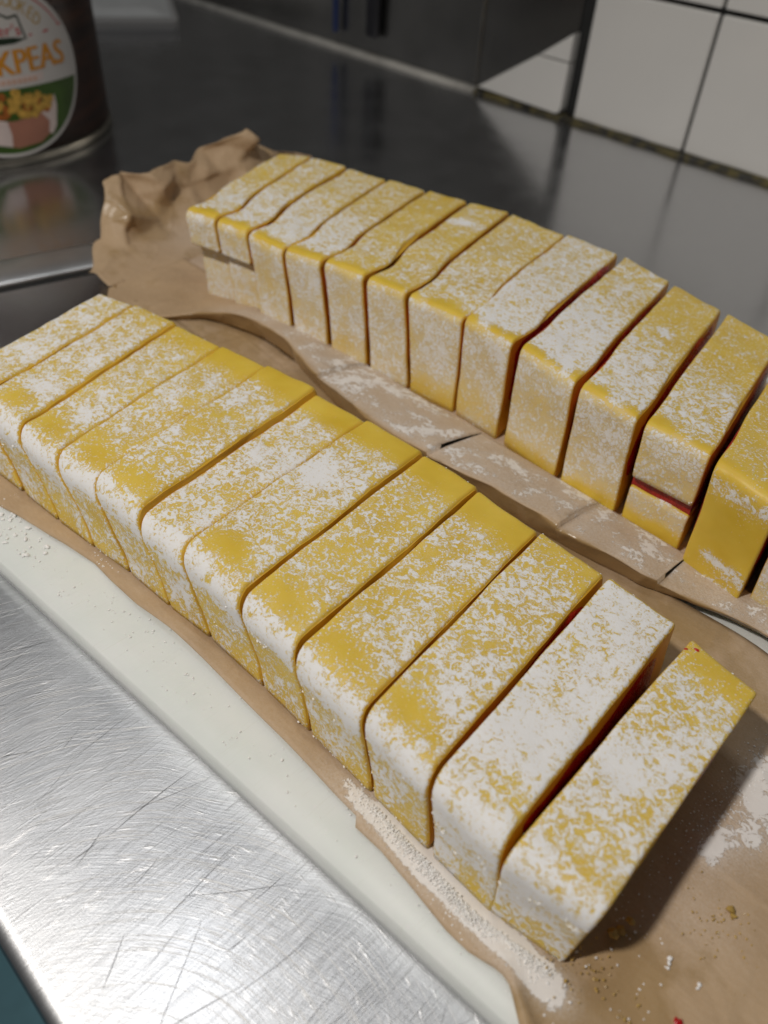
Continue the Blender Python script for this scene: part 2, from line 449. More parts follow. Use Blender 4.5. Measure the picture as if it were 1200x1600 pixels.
scratches('scratch_glints', 1000, M_SCR_L, 5, 0.00042, (0.015, 0.14), True)

# wall behind the worktop
WALL = empty('tiled_wall', (0, 3.2, 0)); tag(WALL, kind='structure')
v, f = box_geo(-2.515, 1.6, 3.185, 3.4, -0.1, 3.4); mesh_obj('grout_bed', v, f, M_GROUT, WALL, smooth=False)
def tile(x0, x1, z0, z1):
    v, f = box_geo(x0, x1, 3.158, 3.186, z0, z1, 0.008, 2)
    return mesh_obj('tile', v, f, M_TILE, WALL, smooth=False, loc=(x0, 3.16, z0))
xs = [-1.968 + 0.52 * i for i in range(6)]
for i, x in enumerate(xs):
    for (z0, z1) in [(0.018, 0.482)] + [(0.498 + 0.484 * k, 0.966 + 0.484 * k) for k in range(6)]:
        tile(x, x + 0.508, z0, z1)
# cut tile left of the wide joint: triangle in two pieces
def prism(name, pts, y0, y1, mat, parent, bev=0.006):
    bm = bmesh.new()
    a = [bm.verts.new((x, y0, z)) for x, z in pts]; b = [bm.verts.new((x, y1, z)) for x, z in pts]
    bm.faces.new(a); bm.faces.new(b[::-1])
    for i in range(len(pts)):
        j = (i + 1) % len(pts); bm.faces.new((a[j], a[i], b[i], b[j]))
    bmesh.ops.recalc_face_normals(bm, faces=list(bm.faces))
    bmesh.ops.bevel(bm, geom=[e for e in bm.edges if abs(e.verts[0].co.y - e.verts[1].co.y) < 1e-6 and e.verts[0].co.y < y0 + 1e-4], offset=bev, segments=3, profile=0.5, affect='EDGES')
    bm.verts.index_update()
    v = [tuple(q.co) for q in bm.verts]; f = [[q.index for q in x.verts] for x in bm.faces]; bm.free()
    return mesh_obj(name, v, f, mat, parent, smooth=False, loc=(pts[0][0], y0, pts[0][1]))
def rc(cx, cz, r, a0, a1, n=4): return [(cx + r * math.cos(math.radians(a0 + (a1 - a0) * k / n)), cz + r * math.sin(math.radians(a0 + (a1 - a0) * k / n))) for k in range(n + 1)]
prism('tile', [(-2.49, 0.028)] + rc(-2.056, 0.046, 0.028, -90, 0) + [(-2.028, 0.2125), (-2.19, 0.2125)], 3.140, 3.19, M_TILE, WALL)
prism('tile', [(-2.182, 0.2175), (-2.028, 0.2175), (-2.028, 0.322)], 3.140, 3.19, M_TILE, WALL)
# dirty bead of sealant along the foot of the tiles
path = [(-2.51 + 0.06 * i, 3.150 + 0.006 * math.sin(i * 1.7), 0) for i in range(60)]
sweep('dirty_bead', path, [(0.02, 0.0), (0.012, 0.012), (-0.012, 0.022), (-0.03, 0.024), (-0.03, 0.0)], M_GRIME, WALL)

SP = empty('steel_splashback', (-4.5, 3.2, 0)); tag(SP, 'dull brushed steel splashback behind the worktop, left of the cut white tile', 'splashback')
v, f = box_geo(-7, -2.518, 3.165, 3.4, -0.1, 3.4, 0.004, 1); mesh_obj('steel_sheet', v, f, M_SPLASH, SP, smooth=False)
v, f = box_geo(-2.5155, -2.0335, 3.176, 3.1845, 0.0, 3.4); mesh_obj('steel_return', v, f, M_SPLASH, SP, smooth=False)
path = [(-7 + 0.15 * i, 3.148, 0) for i in range(31)]
sweep('sealant_bead', path, [(0.024, 0.0005), (0.018, 0.008), (0.006, 0.016), (-0.014, 0.022), (-0.014, 0.0005)], M_BEAD, SP)

def reflection_strip(name, x, z0, w, mat, label, cat):  # added bars that stand in for blurred reflections in the steel
    t = empty(name, (x, 3.13, z0)); tag(t, label, cat)
    v, f = box_geo(x - w, x + w, 3.115, 3.150, z0, z0 + 0.42, 0.015, 3); mesh_obj('strip', v, f, mat, t, loc=(x, 3.13, z0))
    v, f = box_geo(x - w * 0.4, x + w * 0.4, 3.126, 3.163, z0 + 0.42, z0 + 0.72, 0.004, 1); mesh_obj('strip_top', v, f, M_SPLASH, t, loc=(x, 3.13, z0 + 0.42))
    return t
reflection_strip('blue_reflection', -3.43, 0.075, 0.014, M_BLUEP, 'narrow blue handle added for a blurred reflection in the steel splashback at the top edge', 'reflection_strip')
reflection_strip('dark_reflection', -3.165, 0.10, 0.04, M_DARK, 'dark handle added for a blurred reflection in the steel splashback, right of the blue handle', 'reflection_strip')

# ------------------------------------------------------------------ cutting board
def rot2(x, y, a): return x * math.cos(a) - y * math.sin(a), x * math.sin(a) + y * math.cos(a)
def slab(name, cx, cy, lx, ly, th, ang, rcorner, bev, mat, z=0.0):
    bm = bmesh.new()
    pts = []
    for sx, sy, a0 in ((1, 1, 0), (-1, 1, 90), (-1, -1, 180), (1, -1, 270)):
        for k in range(7):
            a = math.radians(a0 + 15 * k)
            pts.append((sx * (lx / 2 - rcorner) + rcorner * math.cos(a), sy * (ly / 2 - rcorner) + rcorner * math.sin(a)))
    lo = [bm.verts.new((x, y, 0)) for x, y in pts]; hi = [bm.verts.new((x, y, th)) for x, y in pts]
    bm.faces.new(lo[::-1]); top = bm.faces.new(hi); n = len(pts)
    for i in range(n): bm.faces.new((lo[i], lo[(i + 1) % n], hi[(i + 1) % n], hi[i]))
    bmesh.ops.bevel(bm, geom=list(top.edges), offset=bev, segments=4, profile=0.5, affect='EDGES')
    bm.verts.index_update()
    v = []
    for q in bm.verts:
        x, y = rot2(q.co.x, q.co.y, ang); v.append((cx + x, cy + y, z + q.co.z))
    f = [[q.index for q in x.verts] for x in bm.faces]; bm.free()
    return mesh_obj(name, v, f, mat, loc=(cx, cy, z))
ang = math.atan(0.083)
BX, BY = 2.7, 1.60
cx0, cy0 = -1.42, 0.203
ox, oy = rot2(BX / 2, BY / 2, ang)
tag(slab('cutting_board', cx0 + ox, cy0 + oy, BX, BY, 0.048, ang, 0.08, 0.030, M_BOARD, 0.0006),
    'white plastic cutting board under the two brown papers and rows of yellow slices', 'cutting board')

# ------------------------------------------------------------------ papers
PZ = 0.0515
frontA = [(-1.75, 0.33), (-1.35, 0.275), (-1.155, 0.292), (-1.117, 0.302), (-1.036, 0.317), (-1.003, 0.325), (-0.930, 0.341), (-0.880, 0.340), (-0.807, 0.341),
          (-0.727, 0.350), (-0.648, 0.354), (-0.531, 0.355), (-0.385, 0.354), (-0.3265, 0.354), (-0.325, 0.343), (-0.278, 0.346), (-0.223, 0.342), (-0.162, 0.336), (-0.131, 0.337),
          (-0.094, 0.346), (-0.077, 0.341), (-0.049, 0.320), (0.05, 0.27), (0.35, 0.23)]
backA = [(-1.75, 0.86), (-1.5, 0.925), (-1.42, 0.965), (-1.34, 0.985), (-1.1, 0.985), (-0.6, 0.985), (-0.38, 0.99), (-0.25, 0.985), (-0.1, 0.995), (0.35, 0.99)]
foldB = [(-2.0, 0.87), (-1.74, 0.85), (-1.66, 0.80), (-1.56, 0.80), (-1.50, 0.87), (-1.46, 0.925), (-1.4, 0.946), (-1.3, 0.966), (-1.2, 0.961), (-1.1, 0.936), (-1.0, 0.914), (-0.9, 0.908), (-0.8, 0.906), (-0.67, 0.902),
         (-0.58, 0.920), (-0.48, 0.926), (-0.38, 0.935), (-0.30, 0.950), (-0.22, 0.985), (0.05, 1.03), (0.4, 1.04)]
def crumple(x, y, amp, f=6.0, sd=0.0):
    d, pts = noise.voronoi(Vector((x * f + sd, y * f * 1.3 + sd * 2, sd)))
    return amp * (d[1] - d[0] - 0.3)

def facet(u, v, f, seed):
    # crisp folds: random heights on a triangle lattice, joined by flat facets
    u, v = u * f, v * f
    i, j = math.floor(u), math.floor(v); a, b = u - i, v - j
    h = lambda p, q: (noise.cell(Vector((p + 0.5, q + 0.5, seed))) * 2 - 1)
    flip = (i + j) % 2 == 0
    if flip:
        if a + b <= 1: return h(i, j) + a * (h(i + 1, j) - h(i, j)) + b * (h(i, j + 1) - h(i, j))
        return h(i + 1, j + 1) + (1 - a) * (h(i, j + 1) - h(i + 1, j + 1)) + (1 - b) * (h(i + 1, j) - h(i + 1, j + 1))
    if a >= b: return h(i, j) + a * (h(i + 1, j) - h(i, j)) + b * (h(i + 1, j + 1) - h(i + 1, j))
    return h(i, j) + b * (h(i, j + 1) - h(i, j)) + a * (h(i + 1, j + 1) - h(i, j + 1))
def yb_fold(x): return interp(foldB, x) + 0.02
def paper_under_front():
    NX, NY = 190, 74
    vs, du, gr = [], [], []
    for i in range(NX):
        x = -1.64 + (0.34 + 1.64) * i / (NX - 1)
        y0, y1 = interp(frontA, x), interp(backA, x)
        y1 += 0.008 * nz((x, 0, 0), 9)
        for j in range(NY):
            s = j / (NY - 1); y = y0 + (y1 - y0) * s
            z = PZ
            edge = sstep(0.10, 0.0, y - y0)
            under = sstep(-0.02, 0.03, y - 0.375) * sstep(0.82, 0.78, y) * sstep(0.02, -0.06, x)   # pressed flat under the row
            free = 1 - under
            z += free * (0.006 * (nz((x, y, 0), 3.1, 2) + 0.6) + max(0, crumple(x, y, 0.010, 3.2, 1.7)) + 0.0016 * nz((x, y, 0), 16))
            z += free * edge * 0.012 * max(0, nz((x, 0, 0), 5, 9) + 0.25)
            # long crease running off to the lower right
            cl = (y - 0.345) - (-0.62) * (x + 0.075)
            if x > -0.2: z += 0.011 * gs(cl, 0, 0.012) * sstep(-0.16, -0.02, x) + 0.010 * sstep(-0.05, 0.03, x) * gs(cl, -0.07, 0.05)
            z += 0.010 * gs(y - 0.86 - 0.012 * nz((x, 0, 0), 2.2), 0, 0.010) * sstep(-0.1, -0.3, x)      # long crease behind the row
            z = min(z, PZ + 0.002 + 0.3 * max(0, yb_fold(x) - y)) if y > 0.86 and x < -0.3 else z
            vs.append((x, y, max(z, PZ)))
            # sugar: along the front foot of the row, and fallen beside the last slice
            d = 0.10 * gs(y, 0.37, 0.02) + 0.05
            d += 1.0 * sstep(-0.45, -0.25, x) * gs(y, 0.376, 0.022) * sstep(0.0, -0.06, x)
            d += 1.0 * gs(x, 0.005, 0.055) * gs(y, 0.745, 0.085) * (0.75 + 0.8 * nz((x, y, 0), 16, 4)) + 0.50 * gs(x, 0.002, 0.018) * gs(y, 0.64, 0.03)
            d += 0.20 * gs(x, 0.02, 0.06) * gs(y, 0.56, 0.05)
            d += 0.14 * sstep(0.80, 0.84, y) * (0.5 + nz((x, y, 0), 8))
            du.append(max(0, min(1, d)))
            g = 0.9 * gs(x, 0.03, 0.10) * gs(y, 0.42, 0.09) + 0.6 * gs(x, -0.03, 0.05) * gs(y, 0.37, 0.04) + 0.75 * sstep(0.80, 0.86, y) * sstep(0.1, -0.2, x)  # oily spots at the lower right; last term paints shade behind the row
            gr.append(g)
    o = mesh_obj('baking_paper', vs, grid_faces(NX, NY), M_PAPER, loc=(-0.6, 0.6, PZ), attrs={'dust': du, 'grease_shade': gr})
    md = o.modifiers.new('thickness', 'SOLIDIFY'); md.thickness = 0.0008 * S; md.offset = -1
    return tag(o, 'brown greaseproof paper under the near row, greasy at its lower right corner', 'baking paper')
paper_under_front()

heightB = [(-2.0, 0.054), (-1.72, 0.056), (-1.5, 0.075), (-1.38, 0.105), (-1.1, 0.118), (-0.5, 0.112), (-0.34, 0.100), (-0.22, 0.085), (0.05, 0.080), (0.4, 0.07)]
topW = [(0.80, 0.05), (0.90, 0.056), (0.965, 0.070), (0.985, 0.127), (1.03, 0.184), (1.08, 0.193), (1.13, 0.188), (1.185, 0.193), (1.252, 0.196), (1.294, 0.183), (1.36, 0.201), (1.44, 0.232), (1.49, 0.250), (1.53, 0.195), (1.60, 0.16), (1.75, 0.12)]
SLITS = [-1.052, -0.728, -0.452, -0.275]
def paper_under_back():
    # columns: first the crumpled left margin standing up, then the flat part; slits doubled
    cols = []
    NW = 44
    for k in range(NW): cols.append(('w', 1 - k / NW))
    xs = []; x = -1.74
    while x < 0.4: xs.append(x); x += 0.0125
    for s in SLITS: xs += [s - 0.0008, s + 0.0008]
    xs.sort()
    for x in xs: cols.append(('f', x))
    NY = 120
    vs, du, gr = [], [], []
    for kind, q in cols:
        for j in range(NY):
            s = j / (NY - 1)
            if kind == 'w':
                yA = 0.85
                y = yA + (1.74 - yA) * s
                top = interp(topW, y)
                hh = top - 0.056
                # q runs 0 (foot) .. 1 (upper edge); short flat margin first, then up
                flat = 0.35
                if q < flat: xx = -1.74 - 0.13 * (q / flat); zz = 0.056 + 0.012 * (q / flat) ** 2
                else:
                    u = (q - flat) / (1 - flat); xx = -1.87 - 0.09 * u - 0.02 * math.sin(u * 2.6); zz = 0.068 + (hh - 0.012) * u
                xx = -1.74 + (xx + 1.74) * (0.45 + 0.55 * sstep(0.85, 0.95, y))
                am = sstep(0.0, 0.4, q) * sstep(0.0, 0.08, hh)
                p = (y * 1.0, zz * 1.6 + xx * 0.4, 0)
                uu, vv = rot2(p[0], p[1], 0.5)
                xx += am * (0.026 * facet(uu + 0.03 * nz(p, 5, 1), vv, 8.5, 3.0) + 0.011 * facet(uu, vv + 0.02 * nz(p, 7, 2), 21, 8.0) + 0.03 * nz(p, 4, 3))
                vs.append((xx, y, max(zz, 0.05)))
                du.append(0.06 + 0.25 * gs(q, 0.2, 0.2) * gs(y, 1.2, 0.12)); gr.append(0.25 + 0.9 * gs(y, 1.12, 0.08) * gs(q, 0.4, 0.22))
            else:
                x = q
                yf, hf = interp(foldB, x) + 0.005 * nz((x, 0, 0), 5, 4) + 0.0015 * nz((x, 0, 0), 24, 6), interp(heightB, x) * (1 + 0.07 * nz((x, 1, 0), 5, 4)) - 0.003
                seg = 0; lo = -1.74
                for sl in SLITS:
                    if x > sl: seg += 1; lo = sl
                hi = next((sl for sl in SLITS if sl > x), 0.4)
                t = (x - lo) / (hi - lo)
                lift = 0.0018 * sstep(0.72, 1.0, t) * (1 if hi < 0.3 else 0) - 0.008 * sstep(0.2, 0.0, t) * (1 if seg else 0)
                nf = 34
                if j < 8:                     # turned-under lip below the fold edge
                    a = j / 8
                    y = yf + 0.020 * (1 - a) ** 1.4; z = 0.054 + (hf - 0.054) * math.sin(a * math.pi / 2)
                    z += lift * 0.5 * a; y += (0.005 * facet(x, a * 0.06, 14, 2.0) + 0.0015 * nz((x, a * 0.1, 0), 30)) * math.sin(a * math.pi) ** 0.5
                    d = 0.0; g = 1.0  # lip darkened: shade painted with the oil-stain colour
                elif j < nf:
                    a = (j - 8) / (nf - 8)
                    yb = 1.075
                    y = yf + (yb - yf) * a
                    z = hf + (0.072 - hf) * a ** 1.6 + lift * math.sin(math.pi * min(1, 0.5 + a * 0.5))
                    z += 0.004 * nz((x, y, 0), 11, 3) * (1 - a) + max(0, crumple(x, y, 0.010, 4.4, 6.0)) * (1 - a)
                    d = 0.50 - 0.22 * nz((x, y, 0), 9) + 0.15 * nz((x, y, 0), 25); d *= sstep(-1.5, -1.3, x) * 0.9 + 0.1
                    d *= sstep(0.0, 0.12, a + 0.05); g = 0.1
                else:
                    a = (j - nf) / (NY - 1 - nf); y = 1.075 + (1.74 - 1.075) * a; z = 0.0545; d = 0.3; g = 0
                    if x < -1.62: z += 0.004 * nz((x, y, 0), 9) + 0.003
                # wrinkles in the flat margin left of the rows
                if x < -1.45: z += sstep(-1.45, -1.6, x) * (0.005 * nz((x, y, 0), 9, 2) + max(0, crumple(x, y, 0.012, 5, 2)))
                vs.append((x, y, max(z, 0.0525))); du.append(max(0, min(1, d))); gr.append(g)
    slit_cols = [i for i, c in enumerate(cols) if c[0] == 'f' and any(abs(c[1] - (s - 0.0008)) < 1e-6 for s in SLITS)]
    fs = grid_faces(len(cols), NY, lambda i, j: i in slit_cols and 14 <= j < 34)
    o = mesh_obj('baking_paper', vs, fs, M_PAPER, loc=(-1.0, 1.2, 0.0525), attrs={'dust': du, 'grease_shade': gr})
    md = o.modifiers.new('thickness', 'SOLIDIFY'); md.thickness = 0.0008 * S; md.offset = 0
    return tag(o, 'brown crumpled paper under the far row, its left margin standing up creased', 'baking paper')
paper_under_back()

# ------------------------------------------------------------------ yellow slices
def clumps(crust, parent, n, seed):
    # real little heaps of sugar sitting on the dusted skin
    rj = random.Random(seed); me = crust.data; du = me.attributes['dust'].data
    polys = [p for p in me.polygons if len(p.vertices) == 4 and p.normal.z > 0.1 or (len(p.vertices) == 4 and p.normal.y < -0.5)]
    pts = []; tries = 0
    loc = Vector(parent['_loc'])
    wts = [p.area for p in polys]
    for p in rj.choices(polys, wts, k=n * 4):
        if len(pts) >= n: break
        d = sum(du[i].value for i in p.vertices) / 4
        if rj.random() > d * 1.1 - 0.1: continue
        a, b = rj.random(), rj.random(); V = [me.vertices[i].co for i in p.vertices]
        q = (V[0] * (1 - a) + V[1] * a) * (1 - b) + (V[3] * (1 - a) + V[2] * a) * b
        q = q / S + loc; r = 0.0006 + 0.0017 * rj.random() ** 3
        pts.append((q.x, q.y, q.z - 0.5 * r, r))
    o = lumps('sugar_clumps', pts, M_SUGAR, flat=0.5)
    o.parent = parent; o.location = -loc * S
    return o

RB = 0.013          # the far top edge is sharper than the near one
def profile(L, H0, H1, r, nfront, ntop):
    """outline of the dusted skin from front foot over the top to the back foot: (a, z, normal a, normal z)"""
    pr = []
    for k in range(nfront): 
        pr.append((0.0, H0 + (H1 - r - H0) * k / nfront, -1, 0))
    for k in range(7):
        a = math.pi - k / 6 * math.pi / 2
        pr.append((r + r * math.cos(a), H1 - r + r * math.sin(a), math.cos(a), math.sin(a)))
    for k in range(1, ntop): pr.append((r + (L - r - RB) * k / ntop, H1, 0, 1))
    for k in range(7):
        a = math.pi / 2 - k / 6 * math.pi / 2
        pr.append((L - RB + RB * math.cos(a), H1 - RB + RB * math.sin(a), math.cos(a), math.sin(a)))
    for k in range(1, 5): pr.append((L, H1 - RB + (H0 - H1 + RB) * k / 4, 1, 0))
    return pr

EDGE = 0.0052
def slab_layer(name, parent, loc, geo, H0, H1, r, dustf, crkf, lump=1.0, rowbend=0.0, ntop=34, nfront=14, waist=0.0):
    FL, BL, FR, BR, sL, sR, H, gl, gr_, z0 = geo
    L = ((FL - BL).length + (FR - BR).length) / 2
    pr = profile(L, H0, H1, r, nfront, ntop)
    wid = max(0.02, ((FR - FL).length + (BR - BL).length) / 2 - gl / 2 - gr_ / 2)
    cols = []
    for k in range(5):
        a = k / 4 * math.pi / 2
        cols.append((EDGE * (1 - math.cos(math.pi / 2 - a)) if False else EDGE * (1 - math.sin(a + 0)) , EDGE * (1 - math.sin(a)) ** 1.0 * 0 + EDGE * (1 - math.sqrt(max(0, 1 - (1 - math.sin(a)) ** 2))), 0))
    # quarter-round edges: distance from cut plane d, inset e
    q = []
    for k in range(5):
        d = EDGE * (1 - math.cos(k / 4 * math.pi / 2)); e = EDGE * (1 - math.sin(k / 4 * math.pi / 2)); q.append((d, e))
    nm = 9
    cl = [(d / wid, e) for d, e in q] + [((EDGE + (wid - 2 * EDGE) * k / nm) / wid, 0.0) for k in range(1, nm)] + [(1 - d / wid, e) for d, e in reversed(q)]
    vs, du, ck, cf = [], [], [], []
    n = len(pr)
    for ci, (t, e) in enumerate(cl):
        for (a, z, na, nzv) in pr:
            a2 = a - na * e; z2 = z - nzv * e
            if na < -0.5 and waist:
                zq = (z2 - z0) / (H - z0); a2 += waist * sstep(0.86, 0.30, zq) * (1 - 0.5 * sstep(0.22, 0.0, zq))
            an = a2 / L
            lean = 1 - (z2 - z0) / (H - z0)
            bend = rowbend * gs(an, 0.17, 0.13) * sstep(0, 0.6, (z2 - z0) / (H - z0))
            Lp = FL + (BL - FL) * an; Rp = FR + (BR - FR) * an
            dr = (Rp - Lp).normalized()
            Lp = Lp + dr * gl / 2; Rp = Rp - dr * gr_ / 2
            P = Lp + (Rp - Lp) * t
            P = P + Vector((sL + (sR - sL) * t, 0, 0)) * lean + dr * bend
            v3 = Vector((P.x, P.y, z2))
            fwd = (BL - FL).normalized()
            amp = lump * (0.0040 * nz(v3, 9, 1) + 0.0018 * nz(v3, 38, 2)) + nzv * 0.002 * (t - 0.5) * math.sin(FL.x * 91)
            if z2 > H0 + 0.004:
                v3 += (fwd * na + Vector((0, 0, nzv))) * amp
                v3 += dr * 0.0022 * nz((a2 * 1.0, z2, t * 0.2 + FL.x * 3), 12, 5)
            vs.append(tuple(v3))
            zt = (z2 - z0) / (H - z0)
            edgek = min(1.0, (1 - e / EDGE) * 1.05)
            tt = t
            dd = dustf(an, tt, zt, nzv, na, v3) * edgek
            du.append(max(0, min(1, dd))); ck.append(crkf * max(0.0, -na)); cf.append(1.0 if ci in (0, len(cl) - 1) else 0.6 * (e / EDGE))
    m = len(cl)
    fs = grid_faces(m, n)
    fs = [tuple(reversed(x)) for x in fs]
    fs.append(tuple(range(n))); fs.append(tuple(reversed(range((m - 1) * n, m * n))))
    fs.append(tuple([i * n for i in range(m)]) + tuple([i * n + n - 1 for i in reversed(range(m))]))
    o = mesh_obj(name, vs, fs, M_SLICE, parent, loc=loc, attrs={'dust': du, 'crackle': ck, 'cutface': cf})
    for p in o.data.polygons:
        if len(p.vertices) > 4: p.use_smooth = False
    return o

def filling(parent, loc, geo, H0, H1, ins, proud):
    FL, BL, FR, BR, sL, sR, H, gl, gr_, z0 = geo
    vs = []
    NA, NZ = 12, 6
    for side in (0, 1):
        for i in range(NA):
            for j in range(NZ):
                an = ins / 0.43 + (1 - 2 * ins / 0.43) * i / (NA - 1)
                da = min(an, 1 - an) * (BL - FL).length
                z = H0 + (H1 - 1.0 * max(0, 0.034 - da) - H0) * j / (NZ - 1)
                Lp = FL + (BL - FL) * an; Rp = FR + (BR - FR) * an; dr = (Rp - Lp).normalized()
                lean = 1 - (z - z0) / (H - z0)
                edge = 0.004 if (i in (0, NA - 1) or j in (0, NZ - 1)) else 0
                wob = 0.0012 * nz((an * 3 + FL.x * 5, z * 6, side), 7)
                if side == 0: P = Lp + dr * (gl / 2 - proud + edge + wob) + Vector((sL, 0, 0)) * lean
                else: P = Rp - dr * (gr_ / 2 - proud + edge + wob) + Vector((sR, 0, 0)) * lean
                vs.append((P.x, P.y, z))
    fs = []
    N = NA * NZ
    for f4 in grid_faces(NA, NZ): fs.append(f4); fs.append(tuple(N + i for i in reversed(f4)))
    ring = [i * NZ for i in range(NA)] + [(NA - 1) * NZ + j for j in range(1, NZ)] + [i * NZ + NZ - 1 for i in reversed(range(NA - 1))] + [j for j in reversed(range(1, NZ - 1))]
    for a, b in zip(ring, ring[1:] + ring[:1]): fs.append((b, a, N + a, N + b))
    return mesh_obj('filling', vs, fs, M_FILL, parent, loc=loc)

def lumps(name, pts, mat, label=None, cat=None, kind='stuff', flat=0.7):
    base = bmesh.new(); bmesh.ops.create_icosphere(base, subdivisions=1, radius=1)
    bv = [q.co.copy() for q in base.verts]; base.verts.index_update(); bf = [[q.index for q in x.verts] for x in base.faces]; base.free()
    vs, fs = [], []
    rnd = random.Random(11)
    for (x, y, z, r) in pts:
        b = len(vs); a = rnd.random() * 6.28; st = rnd.uniform(0.7, 1.5)
        for q in bv:
            k = rnd.uniform(0.75, 1.2); px, py = q.x * st * k, q.y * k
            px, py = rot2(px, py, a); vs.append((x + px * r, y + py * r, z + (q.z * k * flat + 0.45) * r))
        fs += [[b + i for i in f] for f in bf]
    o = mesh_obj(name, vs, fs, mat, smooth=False)
    return tag(o, label, cat, None, kind)
Z0 = 0.0565
V2 = lambda p: Vector((p[0], p[1], 0))

# near row: back and front ends of each cut, lean of the foot, gap width
H_A = 0.200
backs = [(-1.462, 0.680), (-1.373, 0.705), (-1.262, 0.727), (-1.139, 0.746), (-1.021, 0.763), (-0.902, 0.776), (-0.785, 0.787), (-0.657, 0.793), (-0.540, 0.795), (-0.416, 0.791), (-0.297, 0.787), (-0.178, 0.780), (-0.056, 0.764)]
fronts = [(-1.352, 0.325), (-1.255, 0.335), (-1.140, 0.344), (-1.040, 0.356), (-0.944, 0.368), (-0.832, 0.374), (-0.735, 0.384), (-0.606, 0.387), (-0.495, 0.387), (-0.369, 0.386), (-0.258, 0.384), (-0.148, 0.384), (-0.040, 0.400)]
leans = [0.11, 0.10, 0.09, 0.085, 0.075, 0.065, 0.058, 0.050, 0.038, 0.032, 0.022, 0.013, -0.004]
gapsA = [0.0, 0.013, 0.007, 0.0065, 0.007, 0.006, 0.0065, 0.006, 0.006, 0.0065, 0.009, 0.011, 0.0]

labelsA = ['leftmost slice of the near row, at the edge of the photo, thickly white with sugar',
 'second slice of the near row, beside the half cut-off slice at the left edge',
 'third slice of the near row, sugared top with a yellow patch at its front corner',
 'fourth slice of the near row, thinly sugared with a plain yellow far end',
 'fifth slice of the near row, speckled sugar and one round yellow patch at its front',
 'sixth slice of the near row, evenly speckled with a narrow plain far end',
 'seventh slice of the near row, fully sugared to its front edge, far end plain yellow',
 'eighth slice of the near row, broad yellow front band, clean yellow far end',
 'ninth slice of the near row, bare yellow far end and clumped sugar in the middle',
 'tenth slice of the near row, sugar in large torn patches, third from its right end',
 'heavily white slice left of the wide red gap in the near row',
 'last slice at the right end of the near row, standing apart beyond the red gap']
covA = [0.66, 0.63, 0.60, 0.53, 0.58, 0.63, 0.61, 0.56, 0.57, 0.60, 0.80, 0.67]
backA_y = [0.1, 0.25, 0.5, 0.85, 0.85, 0.9, 0.95, 1.0, 1.0, 0.35, 0.0, 0.55]     # how bare the far end is
frontA_y = [0.1, 0.75, 0.75, 0.6, 0.75, 0.1, 0.85, 0.8, 0.7, 0.75, 0.45, 0.35]  # yellow patch behind the front edge

def make_dustA(i):
    c, by, fy = covA[i], backA_y[i], frontA_y[i]
    rnd = random.Random(100 + i)
    ft, fw = rnd.uniform(0.3, 0.6), rnd.uniform(0.28, 0.45)
    extra = [(rnd.uniform(0.15, 0.75), rnd.uniform(0.1, 0.9), rnd.uniform(0.05, 0.1), rnd.uniform(0.15, 0.3), rnd.choice((-0.14, -0.08, 0.15, 0.22))) for _ in range(5)]
    def d(a, t, zt, nzv, na, p):
        if na < -0.95 and zt < 0.79:           # lower part of the standing front: streaky
            v = 0.58 + 0.34 * sstep(0.64, 0.78, zt) + 0.28 * nz((p.x, p.y, p.z * 0.6), 16, 3) - 0.12 * sstep(0.3, 0.0, zt)
            if i >= 10: v += 0.10 + 0.25 * nz((p.x * 0.6 + p.z * 0.8, p.y, p.z - p.x * 0.5), 34, 6)
            return v
        if na < -0.15: return 0.84 + 0.16 * nz(p, 26, 3) - 0.30 * sstep(-0.7, -0.2, na) * fy             # rounded front corner: thick clean white
        if na > 0.3: return 0.15
        v = c + 0.08 * nz(p, 11, 2 + i) + 0.06 * nz(p, 28, 5)
        v -= by * 0.75 * sstep(0.80 + 0.07 * nz((t * 2, i, 0), 1.0), 0.93, a)
        v -= fy * 0.62 * gs(a, 0.125, 0.05) * gs(t, ft, fw)
        for (ea, et, ra, rt, sgn) in extra: v += sgn * gs(a, ea, ra) * gs(t, et, rt)
        return v
    return d

for i in range(12):
    FL, BL, FR, BR = V2(fronts[i]), V2(backs[i]), V2(fronts[i + 1]), V2(backs[i + 1])
    BL = BL + (BL - FL).normalized() * 0.018; BR = BR + (BR - FR).normalized() * 0.018
    H = H_A + 0.003 * math.sin(i * 2.1) + (0.006 if i in (4, 6) else 0)
    geo = (FL, BL, FR, BR, leans[i], leans[i + 1], H, gapsA[i], gapsA[i + 1], Z0)
    if i == 11: geo = (FL + Vector((-0.002, 0.0, 0)), BL + Vector((0.017, 0, 0)), FR, BR, 0.002, -0.012, H, 0.008, 0.0, Z0)
    c = (FL + BL + FR + BR) / 4; loc = (c.x, c.y, Z0)
    o = empty('cake_slice', loc)
    tag(o, labelsA[i], 'cake slice', 'sugared yellow slices cut from the near log')
    cr = slab_layer('dough_crust', o, loc, geo, Z0, H, 0.031, make_dustA(i), 0.0, waist=0.004)
    clumps(cr, o, 170, 40 + i)
    filling(o, loc, geo, Z0 + 0.022, H - (0.016, 0.022, 0.022, 0.024, 0.024, 0.022, 0.018, 0.018, 0.012, 0.008, 0.0055, 0.0055)[i], 0.030, 0.0018)

    if i == 11:          # jam dragged along the back of its cut edge
        rj = random.Random(9); pj = []
        dirr = (BL - FL).normalized(); top = geo[0] + (geo[1] - geo[0])
        for k in range(60):
            q = rj.random() ** 1.5 * 0.16
            p = geo[1] - dirr * (0.008 + q) + Vector((0.007 + 0.012 * rj.random() * (1 - q / 0.16), 0, 0))
            pj.append((p.x, p.y, H - 0.0030 - 0.004 * (q < 0.01), rj.uniform(0.0015, 0.0042) * (1 - q * 3)))
        js = lumps('jam_smear', pj, M_JAM, None, None, 'stuff', 0.5)
        js.parent = o; js.location = -Vector(loc) * S

